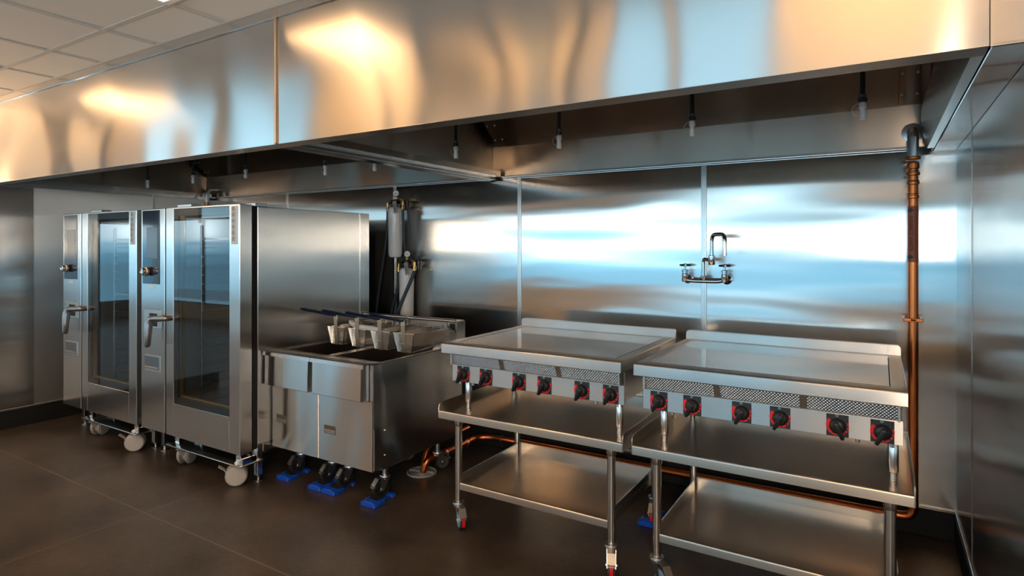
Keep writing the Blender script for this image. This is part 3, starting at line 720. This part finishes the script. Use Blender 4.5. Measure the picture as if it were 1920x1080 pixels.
# fryer baskets
def make_basket():
    t = thing('fryer_basket', '', 'fryer basket', (0, 0, 0), 'wire fryer baskets')
    W, Ln, zt, zb = .185, .455, 1.000, .872
    tw, bw = W / 2, W / 2 - .030
    yt0, yt1, yb0, yb1 = 0, Ln, .010, Ln - .03
    m = MB()
    def P(s, u, v): # s: which wall point; u 0..1 around the rim path, v 0 top..1 bottom
        return None
    def lerp(a, b, k): return a + (b - a) * k
    def wire(a, b, r=.0013): m.tube([a, b], r, 4, cap=False)
    def corner(ix, iy, v): return Vector((lerp(tw, bw, v) * ix, lerp(yt0, yb0, v) if iy < 0 else lerp(yt1, yb1, v), lerp(zt, zb + (.02 if iy > 0 else 0), v)))
    cs = [(-1, -1), (1, -1), (1, 1), (-1, 1)]
    for k in range(4):
        a, b = cs[k], cs[(k + 1) % 4]
        nn = 22 if k in (0, 2) else 50
        for i in range(1, nn):
            u = i / nn
            wire(corner(*a, 0).lerp(corner(*b, 0), u), corner(*a, 1).lerp(corner(*b, 1), u))
        for j in range(1, 17): wire(corner(*a, j / 17), corner(*b, j / 17))
    for i in range(1, 20): wire(corner(-1, -1, 1).lerp(corner(1, -1, 1), i / 20), corner(-1, 1, 1).lerp(corner(1, 1, 1), i / 20))
    for i in range(1, 44): wire(corner(-1, -1, 1).lerp(corner(-1, 1, 1), i / 44), corner(1, -1, 1).lerp(corner(1, 1, 1), i / 44))
    m.build('wire_mesh', M['steel_tube'], t)
    m = MB()
    m.tube([corner(*c, 0) for c in cs], .0032, 8, closed=True); m.tube([corner(*c, 1) for c in cs], .0026, 8, closed=True)
    for c in cs: m.cyl(corner(*c, 0), corner(*c, 1), .0026, 8)
    m.tube(fillet([(-.06, Ln, zt), (-.06, Ln + .035, zt + .004), (-.06, Ln + .035, zt - .02)], .01), .003, 6); m.tube(fillet([(.06, Ln, zt), (.06, Ln + .035, zt + .004), (.06, Ln + .035, zt - .02)], .01), .003, 6)
    m.build('rim_frame', M['chrome'], t)
    m = MB()
    for s in (-.012, .0, .012): m.tube([(s, .006, zb - .002), (s, -.004, zt - .02), (s, -.004, 1.088)], .0045, 8)
    m.box(-.018, .018, -.009, -.001, .93, .936); m.box(-.018, .018, -.010, .001, 1.055, 1.085, .002)
    m.build('handle_strap', M['strap'], t)
    m = MB(); m.tube([(0, .002, 1.086), (0, -.05, 1.098), (0, -.30, 1.160), (0, -.325, 1.166)], [.008, .011, .011, .007], 10); m.build('handle_grip', M['navy_grip'], t)
    m = MB(); m.sphere((0, .006, 1.088), .009, 10); m.build('handle_end', M['chrome'], t)
    return t
bk = make_basket()
blab = ['wire fryer basket at the far left of the row, blue handle over the left fryer',
        'second wire fryer basket from the left, partly behind the white wrapped handle',
        'third wire fryer basket from the left, in the right fryer beside the divider',
        'wire fryer basket at the right end of the row, nearest the griddle']
for i, x in enumerate((-3.812, -3.592, -3.368, -3.150)):
    o = bk if i == 0 else copy_tree(bk)
    o.location = (x, -.90, 0); o['label'] = blab[i]
t = thing('wrapped_handle', 'white plastic-wrapped handle in two lobes lying across the middle baskets', 'wrapped handle', (-3.6, -.88, 1.0))
m = MB(t.location); m.tube([(-3.735, -.835, 1.040), (-3.70, -.85, 1.034), (-3.66, -.865, 1.024), (-3.615, -.875, 1.016), (-3.585, -.88, 1.014), (-3.50, -.89, 1.016), (-3.40, -.90, 1.013), (-3.385, -.90, 1.012)], [.010, .021, .020, .012, .019, .018, .0165, .008], 14); m.build('wrap', M['plastic_wrap'], t)
m = MB(); bmesh.ops.create_icosphere(m.bm, subdivisions=4, radius=1)
for v in m.bm.verts:
    k = 1 + .22 * math.sin(7 * v.co.y + 3 * v.co.x) * math.cos(5 * v.co.x) + .1 * math.sin(17 * v.co.y)
    v.co = Vector((v.co.x * .030 * k, v.co.y * .105, max(0, v.co.z) * .022 * k))
tag(m.build('crumpled_plastic', M['plastic_wrap'], None, (-3.030, -.62, .8755)), 'crumpled white plastic lying on the right rim of the right fryer', 'plastic wrap')

# ------------------------------------------------------------------ equipment stands
def make_stand():
    t = thing('equipment_stand', '', 'equipment stand', (0, 0, 0), 'rolling stands carrying the griddles')
    W, D, zt = 1.122, .76, .657
    m = MB()
    T = .004
    rr = .009
    arc = [(rr - rr * math.sin(a), zt - rr + rr * math.cos(a)) for a in [math.pi / 2 - q * math.pi / 12 for q in range(7)]]
    m.sheet([(0, zt - .045)] + arc + [(D - .004, zt)], 'x', .004, W - .004, -T)
    for x, s in ((0, 1), (W, -1)):
        prof = [(0.0, zt - .045), (D, zt - .045), (D, zt + .04), (.022, zt + .04), (.010, zt + .036), (.003, zt + .028), (0.0, zt + .015)]
        m.prism(prof, 'x', x, x + s * T)
    m.tube([(T / 2, .001, zt - .044), (T / 2, .001, zt + .014)] + [(T / 2, .003 + .019 * (1 - math.cos(a)), zt + .018 + .022 * math.sin(a)) for a in (0.4, 0.8, 1.2, 1.57)] + [(T / 2, D, zt + .04)], .003, 6)
    m.tube([(W - T / 2, .001, zt - .044), (W - T / 2, .001, zt + .014)] + [(W - T / 2, .003 + .019 * (1 - math.cos(a)), zt + .018 + .022 * math.sin(a)) for a in (0.4, 0.8, 1.2, 1.57)] + [(W - T / 2, D, zt + .04)], .003, 6)
    ts = m.build('top_shelf', M['steel_shelf'], t)
    m = MB(); m.box(T, W - T, D - .004, D - .001, zt - .045, zt + .04); m.tube([(T, D - .0025, zt + .04), (W - T, D - .0025, zt + .04)], .0028, 8); m.build('shelf_rim', M['steel_tube'], ts)
    lx = (.106, W - .080); ly = (.052, D - .052); zl = .250
    m = MB()
    m.sheet([(ly[0] - .012, zl - .040)] + [(ly[0] - .012 + p[0], p[1] - zt + zl) for p in arc] + [(ly[1] + .012, zl)], 'x', lx[0] + .012, lx[1] - .012, -T)
    m.sheet([(lx[1] - .010, zl - .04), (lx[1] - .010, zl + .002)], 'y', ly[0] + .02, ly[1] + .012, T)
    ls = m.build('lower_shelf', M['steel_shelf'], t)
    for a, b in (((lx[0] + .012, ly[0] + .022, zl), (lx[0] + .012, ly[1] + .010, zl)), ((lx[0] + .012, ly[1] + .010, zl), (lx[1] - .012, ly[1] + .010, zl)), ((lx[1] - .012, ly[0] + .022, zl), (lx[1] - .012, ly[1] + .010, zl))):
        m = MB(); m.box(min(a[0], b[0]) - .0015, max(a[0], b[0]) + .0015, min(a[1], b[1]) - .0015, max(a[1], b[1]) + .0015, zl - .001, zl + .042); m.tube([(a[0], a[1], zl + .042), (b[0], b[1], zl + .042)], .0028, 8)
        m.build('shelf_rim', M['steel_tube'], ls)
    for i, (x, y) in enumerate(((lx[0], ly[0]), (lx[1], ly[0]), (lx[0], ly[1]), (lx[1], ly[1]))):
        m = MB(); m.cyl((x, y, .142), (x, y, zt - .006), .0205, 20); lg = m.build('leg', M['steel_tube'], t)
        m = MB(); m.lathe([(.022, zt - .085), (.0255, zt - .078), (.0255, zt - .048), (.022, zt - .046)], (x, y, 0), seg=20); m.build('leg_socket', M['steel_tube'], lg)
        ang = (math.radians(-38), math.radians(-68), math.radians(100), math.radians(-80))[i]
        swivel_caster(t, x, y, .146, ang, r=.055, off=.05, pedal=M['red'], wheel=M['blue_wheel'])
    return t
st1 = make_stand(); st1.location = (-2.525, -1.30, 0); st1['label'] = 'left two-shelf stainless rolling stand under the left griddle, near the fryers'
st2 = copy_tree(st1, (-1.360, -1.30, 0), 'right two-shelf stainless rolling stand under the right griddle, near the copper pipe')

# ------------------------------------------------------------------ griddles
KX = (.099, .258, .478, .637, .857, 1.016)
def make_griddle(flip):
    """local x 0..1.10 along the lip, y 0 = lip front"""
    t = thing('griddle', '', 'griddle', (0, 0, 0), 'electric griddles on rolling stands')
    W, D, zt = 1.10, .93, 1.040
    m = MB()
    # rim around the plate opening
    rr = .011
    arc = [(rr - rr * math.sin(a), zt - rr + rr * math.cos(a)) for a in [math.pi / 2 - q * math.pi / 12 for q in range(7)]]
    m.prism([(.004, zt - .060), (0, zt - .056)] + arc + [(.085, zt), (.085, zt - .060)], 'x', 0, W)
    m.box(0, .055, .085, D - .02, zt - .06, zt, .002); m.box(W - .055, W, .085, D - .02, zt - .06, zt, .002); m.box(.055, W - .055, D - .06, D - .02, zt - .06, zt - .0005)
    m.build('top_frame', M['steel_lip'], t)
    m = MB(); m.box(.060, W - .060, .090, D - .066, zt - .02, zt - .0015); m.build('griddle_plate', M['griddle_top'], t)
    m = MB(); m.box(.0552, W - .0552, .0855, D - .0602, zt - .03, zt - .010); m.build('plate_gap', M['seal'], t)
    # backsplash with rounded upper corners
    r = .02; zb = 1.093
    pr = [(0, zt - .05), (W, zt - .05), (W, zb - r)] + [(W - r + r * math.cos(a), zb - r + r * math.sin(a)) for a in (.5, 1.0, 1.57)] + [(r - r * math.cos(a), zb - r + r * math.sin(a)) for a in (1.57, 1.0, .5)] + [(0, zb - r)]
    m = MB(); m.prism(pr, 'y', D - .020, D, .0015); m.build('backsplash', M['steel_lip'], t)
    # body box
    m = MB(); m.box(.018, W - .018, .10, D - .03, .82, zt - .06, .003); m.build('body', M['steel_grain'], t)
    # sloping perforated vent strip between lip and control panel
    m = MB(); m.sheet([(.074, .912), (.046, .979)], 'x', .040, W - .030, -.003)
    vs = m.build('vent_strip', M['perforated'], t)
    m = MB()
    for xx in (.360, .715): m.sheet([(.072, .9125), (.044, .9790)], 'x', xx, xx + .03, -.003)
    m.sheet([(.081, .905), (.078, .917)], 'x', .030, W - .024, -.004); m.box(.030, .041, .045, .085, .91, .978); m.box(W - .031, W - .024, .045, .085, .91, .978)
    m.build('vent_divider', M['steel_dull'], vs)
    m = MB(); m.box(.018, W - .012, .080, .098, .808, .908, .002); cp = m.build('control_panel', M['steel_lip'], t)
    m = MB()
    for x in (.06, .16, W - .17, W - .05): m.lathe([(.010, 0), (.010, .010)], (x, .12, .800), (0, 0, -1), 8) if False else m.lathe([(.009, 0), (.009, .012), (.006, .014)], (x, .092, .795), (0, 0, 1), 8)
    m.build('screw', M['zinc'], cp)
    for i, x in enumerate(KX):
        z = .856; y = .079
        m = MB(); m.box(x - .041, x + .041, y - .003, y + .001, z - .045, z + .045, .001); dp = m.build('dial_plate', M['dial_plate'], t)
        m = MB()
        # tapered red arc, thick at ten o'clock, thin at half past two, cut by gaps
        a0, a1 = 50, 292; cuts = (110, 150, 195, 225, 250, 270)
        n = 60; prev = None
        for k in range(n + 1):
            f = k / n; deg = a0 + (a1 - a0) * f
            th = .0125 * (1 - f) ** 1.2 + .006
            ang = math.radians(90 + deg); ro = .0425; ri = ro - th
            cur = (x + ro * math.cos(ang), z + ro * math.sin(ang), x + ri * math.cos(ang), z + ri * math.sin(ang))
            if prev is not None and not any(abs(deg - c) < 3 for c in cuts):
                m.prism([(prev[0], prev[1]), (cur[0], cur[1]), (cur[2], cur[3]), (prev[2], prev[3])], 'y', y - .0045, y - .002)
            prev = cur
        m.build('heat_arc', M['red'], dp)
        m = MB(); m.tube([(x - .002 + .0045 * math.cos(a), y - .0035, z + .0405 + .0042 * math.sin(a)) for a in [q * math.pi / 6 for q in range(12)]], .0014, 5, closed=True); m.build('off_mark', M['pale_blue'], dp)
        m = MB(); m.lathe([(.030, .002), (.032, .005), (.031, .014), (.025, .024), (.022, .026)], (x + .001, y, z - .002), (0, -1, 0), 28); kb = m.build('knob', M['black'], t)
        m = MB()
        v = m.box(-.0125, .0125, -.050, -.016, -.052, .022, .007, 2)
        for q in v:
            k = (q.co.z + .047) / .069
            q.co.x *= (.62 + .38 * k); q.co.y = q.co.y * (.80 + .20 * k) - .004
        ro = Matrix.Rotation(math.radians(-24 if i == flip else 26), 3, 'Y')
        for q in v: q.co = ro @ q.co + Vector((x + .001, y, z - .002))
        m.build('pointer', M['black'], kb)
    for x, y in ((.118, .115), (W - .048, .115), (.118, D - .10), (W - .048, D - .28)) if False else ((.118, .105), (W - .047, .105), (.118, .62), (W - .047, .62)):
        m = MB(); m.lathe([(.0185, .695), (.0195, .700), (.0195, .812), (.016, .818)], (x, y, 0), seg=20); lg = m.build('leg', M['steel_tube'], t)
        m = MB(); m.lathe([(.0125, .664), (.0125, .690), (.0145, .692), (.0145, .696)], (x, y, 0), seg=14); m.lathe([(.014, .658), (.014, .666), (.011, .668)], (x, y, 0), seg=14); m.build('leg_foot', M['zinc'], lg)
    return t
g1 = make_griddle(-1); g1.location = (-2.526, -1.27, 0); g1['label'] = 'left stainless griddle with six black knobs, next to the fryers'
g2 = make_griddle(4); g2.location = (-1.361, -1.27, 0); g2['label'] = 'right stainless griddle with six black knobs, one knob turned the other way'

# ------------------------------------------------------------------ water filters
def make_filter(loc, zlen, label, hoses):
    t = thing('water_filter', label, 'water filter', loc, 'wall-mounted water filter cartridges')
    m = MB(); m.lathe([(.030, -zlen), (.050, -zlen + .004), (.060, -zlen + .03), (.064, -.06), (.064, -.045), (.058, -.018), (.040, -.006), (.036, .0)], (0, 0, 0), seg=32); m.build('cartridge', M['filter_shell'], t)
    m = MB(); m.lathe([(.038, -.004), (.040, .004), (.040, .022), (.024, .028), (.022, .06), (.016, .064)], (0, 0, 0), seg=20); m.cyl((-.055, 0, .045), (.06, 0, .058), .015, 14); m.box(-.03, .03, .03, .10, .01, .05, .004); hd = m.build('filter_head', M['black'], t)
    m = MB(); m.lathe([(.0, 0), (.030, .002), (.031, .02), (.026, .024)], (.004, .012, .115), (.45, -.9, .05), 24); g = m.build('pressure_gauge', M['black'], hd)
    m = MB(); m.lathe([(.026, .0235), (.026, .0255), (.001, .026)], (.004, .012, .115), (.45, -.9, .05), 24); gf = m.build('gauge_face', M['white'], g)
    m = MB(); gx = Vector((.45, -.9, .05)).normalized(); cc = Vector((.004, .012, .115)) + gx * .0265; m.tube([cc - Vector((.014, .007, .002)), cc + Vector((.006, .003, -.004))], .0022, 6); m.build('gauge_needle', M['print'], gf)
    m = MB(); m.lathe([(.010, .06), (.013, .066), (.013, .082), (.008, .086)], (.004, .0, 0), seg=10); m.build('gauge_fitting', M['brass'], hd)
    m = MB(); m.sphere((.025, -.040, .008), .013, 12); m.build('bleed_plug', M['brass'], hd)
    for s, zz in ((-1, .045), (1, .058)):
        m = MB(); x0 = s * .058; x1 = s * .088
        m.tube(fillet([(x0 * .8, 0, zz), (x1, 0, zz), (x1, 0, zz - .045)], .018), .011, 12); m.lathe([(.016, -.045), (.017, -.058), (.014, -.06), (.015, -.082), (.011, -.085)], (x1, 0, zz), seg=8)
        m.cyl((x0 * .9, 0, zz), (x0 * .75, 0, zz), .016, 10)
        m.build('elbow_fitting', M['brass'], t)
    m = MB()
    v = m.box(-.022, .022, -.0012, .0012, -.105, 0, .001)
    ro = Matrix.Rotation(math.radians(-10), 3, 'Y')
    for q in v: q.co = ro @ q.co + Vector((.038, -.055, .045))
    tg = m.build('hang_tag', M['tag'], t)
    m = MB()
    for k in range(5):
        v = m.box(-.014, .006 + .006 * (k % 2), -.0022, -.001, -.085 + k * .013, -.080 + k * .013)
        for q in v: q.co = ro @ q.co + Vector((.038, -.055, .045))
    m.build('tag_print', M['print'], tg)
    for pts, r in hoses:
        m = MB(); m.tube(pts, r, 12); m.build('hose', M['hose'], t)
    m = MB(); m.box(-.05, .05, .085, .112, -.02, .06, .004); m.build('dark_reflection', M['black'], t)  # dark block stands in for the filter's reflection in the wall
    return t
L1 = (-3.944, -.115, 1.945)
make_filter(L1, .44, 'upper pale cylindrical water filter with gauge, high on the wall behind the fryers',
    [(bez((-.088, 0, -.04), (-.09, 0, -.35), (-.20, .02, -.55), (-.26, .03, -.98), 16), .0125),
     (bez((.088, 0, -.03), (.085, 0, -.3), (.07, .06, -.4), (.075, .07, -.60), 12), .0125),
     (bez((.11, .05, -.02), (.11, .06, -.3), (.10, .08, -.4), (.09, .085, -.55), 12), .009)])
L2 = (-3.815, -.115, 1.420)
make_filter(L2, .46, 'lower pale cylindrical water filter with gauge, just above the fryer back rail',
    [(bez((-.088, 0, -.04), (-.08, 0, -.22), (-.16, 0, -.28), (-.205, .02, -.47), 14), .0135),
     (bez((.088, 0, -.03), (.075, -.03, -.12), (.03, -.085, -.25), (-.045, -.09, -.43), 14), .0145),
     (bez((-.06, .05, -.0), (-.066, .05, -.2), (-.07, .05, -.3), (-.07, .05, -.46), 8), .0125)])

# ------------------------------------------------------------------ wall faucet
t = thing('wall_faucet', 'chrome two-handle wall faucet with a swing spout between the wall panels', 'faucet', (-1.32, 0, 1.39))
O = t.location
m = MB(O)
for x in (-1.445, -1.195):
    m.lathe([(.030, 0), (.030, .006), (.020, .012), (.014, .02), (.014, .07)], (x, -.002, 1.385), (0, -1, 0), 24)
    m.lathe([(.018, -.020), (.020, -.015), (.020, .030), (.017, .034), (.017, .045), (.021, .047), (.021, .056), (.012, .060)], (x, -.075, 1.390), seg=24)
m.tube(fillet([(-1.445, -.075, 1.385), (-1.40, -.075, 1.377), (-1.24, -.075, 1.377), (-1.195, -.075, 1.385)], .03), .0135, 14)
m.lathe([(.018, 0), (.022, .012), (.022, .026), (.017, .03)], (-1.327, -.075, 1.382), seg=8)
m.build('valve_body', M['chrome'], t)
for x in (-1.445, -1.195):
    m = MB(O); m.cyl((x, -.075, 1.448), (x, -.075, 1.474), .007, 12); m.sphere((x, -.075, 1.478), .012, 14)
    for a in (.35, .35 + math.pi / 2):
        d = Vector((math.cos(a), math.sin(a), 0)) * .036
        m.tube([Vector((x, -.075, 1.478)) - d, Vector((x, -.075, 1.478)) - d * .5, Vector((x, -.075, 1.480)), Vector((x, -.075, 1.478)) + d * .5, Vector((x, -.075, 1.478)) + d], [.006, .008, .006, .008, .006], 10)
    m.build('cross_handle', M['chrome'], t)
m = MB(O)
m.tube(fillet([(-1.327, -.075, 1.40), (-1.327, -.075, 1.520), (-1.258, -.14, 1.510)], .022), .0115, 14)
m.lathe([(.018, -.03), (.020, -.027), (.020, .012), (.022, .014), (.022, .026), (.014, .03)], (-1.258, -.145, 1.515), seg=24)
m.tube(fillet([(-1.258, -.145, 1.53), (-1.258, -.145, 1.675), (-1.155, -.255, 1.675), (-1.155, -.255, 1.545)], .045, 8), .0125, 14)
m.build('swing_spout', M['chrome'], t)

# ------------------------------------------------------------------ copper drain pipes
t = thing('copper_riser_pipe', 'copper drain pipe rising up the back wall in the right corner to the hood', 'pipe', (-.2, -.1, 0))
O = t.location
m = MB(O); m.tube(fillet([(-.2, -.1, 2.02), (-.2, -.1, .125), (-.42, -.1, .118), (-2.95, -.1, .105), (-3.06, -.16, .10), (-3.05, -.60, .10)], .055, 6), .0245, 18)
m.tube(fillet([(-3.05, -.58, .10), (-3.075, -.74, .10), (-3.095, -.755, .012)], .05, 6), .0245, 18)
m.build('copper_tube', M['copper'], t)
for z, r, h in ((1.985, .032, .02), (2.02, .030, .035), (2.07, .036, .02), (1.935, .030, .02), (1.86, .028, .02)): m = MB(O); m.lathe([(r - .004, 0), (r, .004), (r, h - .004), (r - .004, h)], (-.2, -.1, z), seg=20); m.build('coupling', M['copper'], t)
m = MB(O)
for z in (2.055, 2.008, 1.955, 1.884): m.lathe([(.0295, 0), (.031, .002), (.0295, .004)], (-.2, -.1, z), seg=20)
for p in ((-2.86, -.1, .105), (-3.05, -.30, .1), (-3.05, -.56, .1)):
    a = (1, 0, 0) if abs(p[1] + .1) < .01 else (0, 1, 0)
    m.lathe([(.024, 0), (.027, .003), (.027, .008), (.024, .011)], p, a, 18)
m.build('solder_ring', M['zinc'], t)
m = MB(O); m.tube(fillet([(-.2, -.1, 2.075), (-.2, -.1, 2.225), (-.2, -.028, 2.235)], .05, 6), .0275, 18); m.lathe([(.052, 0), (.052, .006), (.03, .01)], (-.2, -.027, 2.232), (0, -1, 0), 24); m.build('steel_elbow', M['zinc'], t)
m = MB(O); m.tube([(-.2, -.1, 1.515), (-.2, -.1, 1.82)], .0251, 18); lb = m.build('pipe_label', M['pipe_label'], t)
m = MB(O)
for z in (1.797, 1.543):
    for k in range(7):
        a0 = -math.radians(122) + (k - 3) * .18
        hh = .013 - abs(k - 3) * .0035
        m.box(-.2 + .0255 * math.cos(a0) - .003, -.2 + .0255 * math.cos(a0) + .003, -.1 + .0255 * math.sin(a0) - .0015, -.1 + .0255 * math.sin(a0) + .0015, z - hh, z + hh)
m.build('flow_arrow', M['print'], lb)
fc = bpy.data.curves.new('pipe_lettering', 'FONT'); fc.body = 'INDIRECT WASTE'; fc.size = .024; fc.extrude = .0006; fc.align_x = 'CENTER'; fc.align_y = 'CENTER'
fo = bpy.data.objects.new('tmp_text', fc); COL.objects.link(fo)
bpy.context.view_layer.update()
me = bpy.data.meshes.new_from_object(fo.evaluated_get(bpy.context.evaluated_depsgraph_get())); bpy.data.objects.remove(fo)
for v in me.vertices: # wrap the lettering round the pipe, reading downwards
    a = -math.radians(112) + v.co.y / .0255
    v.co = Vector((.0265 * math.cos(a) + 0.0, .0265 * math.sin(a), 1.67 - v.co.x))
me.materials.append(M['print']); tx = bpy.data.objects.new('lettering', me); COL.objects.link(tx); tx.parent = lb
m = MB(O); m.box(-.245, -.155, -.128, -.122, 1.192, 1.212, .003); m.tube([(-.238, -.13, 1.202), (-.238, -.002, 1.202)], .005, 8); m.tube([(-.162, -.13, 1.202), (-.162, -.002, 1.202)], .005, 8); m.tube([(-.2 + .027 * math.cos(a), -.1 + .027 * math.sin(a), 1.202) for a in [q * math.pi / 8 for q in range(16)]], .005, 6, closed=True); m.build('pipe_clamp', M['copper'], t)

t = thing('copper_branch_pipe', 'short copper pipe elbowing down beside the floor drain under the fryer', 'pipe', (-3.15, -.5, 0))
m = MB(t.location); m.tube(fillet([(-3.155, -.13, .155), (-3.16, -.62, .155), (-3.155, -.685, .02)], .06, 6), .0185, 16)
m.lathe([(.020, 0), (.023, .003), (.023, .009), (.020, .012)], (-3.157, -.30, .155), (0, 1, 0), 16); m.lathe([(.020, 0), (.023, .003), (.023, .009), (.020, .012)], (-3.157, -.55, .155), (0, 1, 0), 16)
m.build('copper_tube', M['copper'], t)
t = thing('copper_stub_pipe', 'short pipe stub with copper collar coming down from the far left hood corner', 'pipe', (-6.68, -.15, 2.1))
m = MB(t.location); m.tube(fillet([(-6.68, -.15, 2.09), (-6.68, -.15, 2.225), (-6.68, -.028, 2.235)], .05, 6), .024, 16); m.build('steel_elbow', M['zinc'], t)
m = MB(t.location); m.lathe([(.026, 0), (.030, .003), (.030, .02), (.026, .024)], (-6.68, -.15, 2.062), seg=18); m.cyl((-6.68, -.15, .17), (-6.68, -.15, 2.065), .022, 16); m.build('copper_collar', M['copper'], t)

t = thing('floor_drain', 'round grey slotted floor drain under the right fryer', 'floor drain', (-3.115, -.745, 0))
m = MB(); m.tube([(.098 * math.cos(a), .098 * math.sin(a), .006) for a in [q * math.pi / 18 for q in range(36)]], .008, 8, closed=True); m.lathe([(.095, .001), (.095, .003)], (0, 0, 0), seg=32); m.build('drain_ring', M['drain_grey'], t)
m = MB()
for rr in (.03, .05, .07): m.tube([(rr * math.cos(a), rr * math.sin(a), .007) for a in [q * math.pi / 18 for q in range(36)]], .0045, 6, closed=True)
m.tube([(-.092, -.02, .009), (0, 0, .009), (.092, .02, .009)], .010, 8); m.build('drain_grate', M['drain_grey'], t)
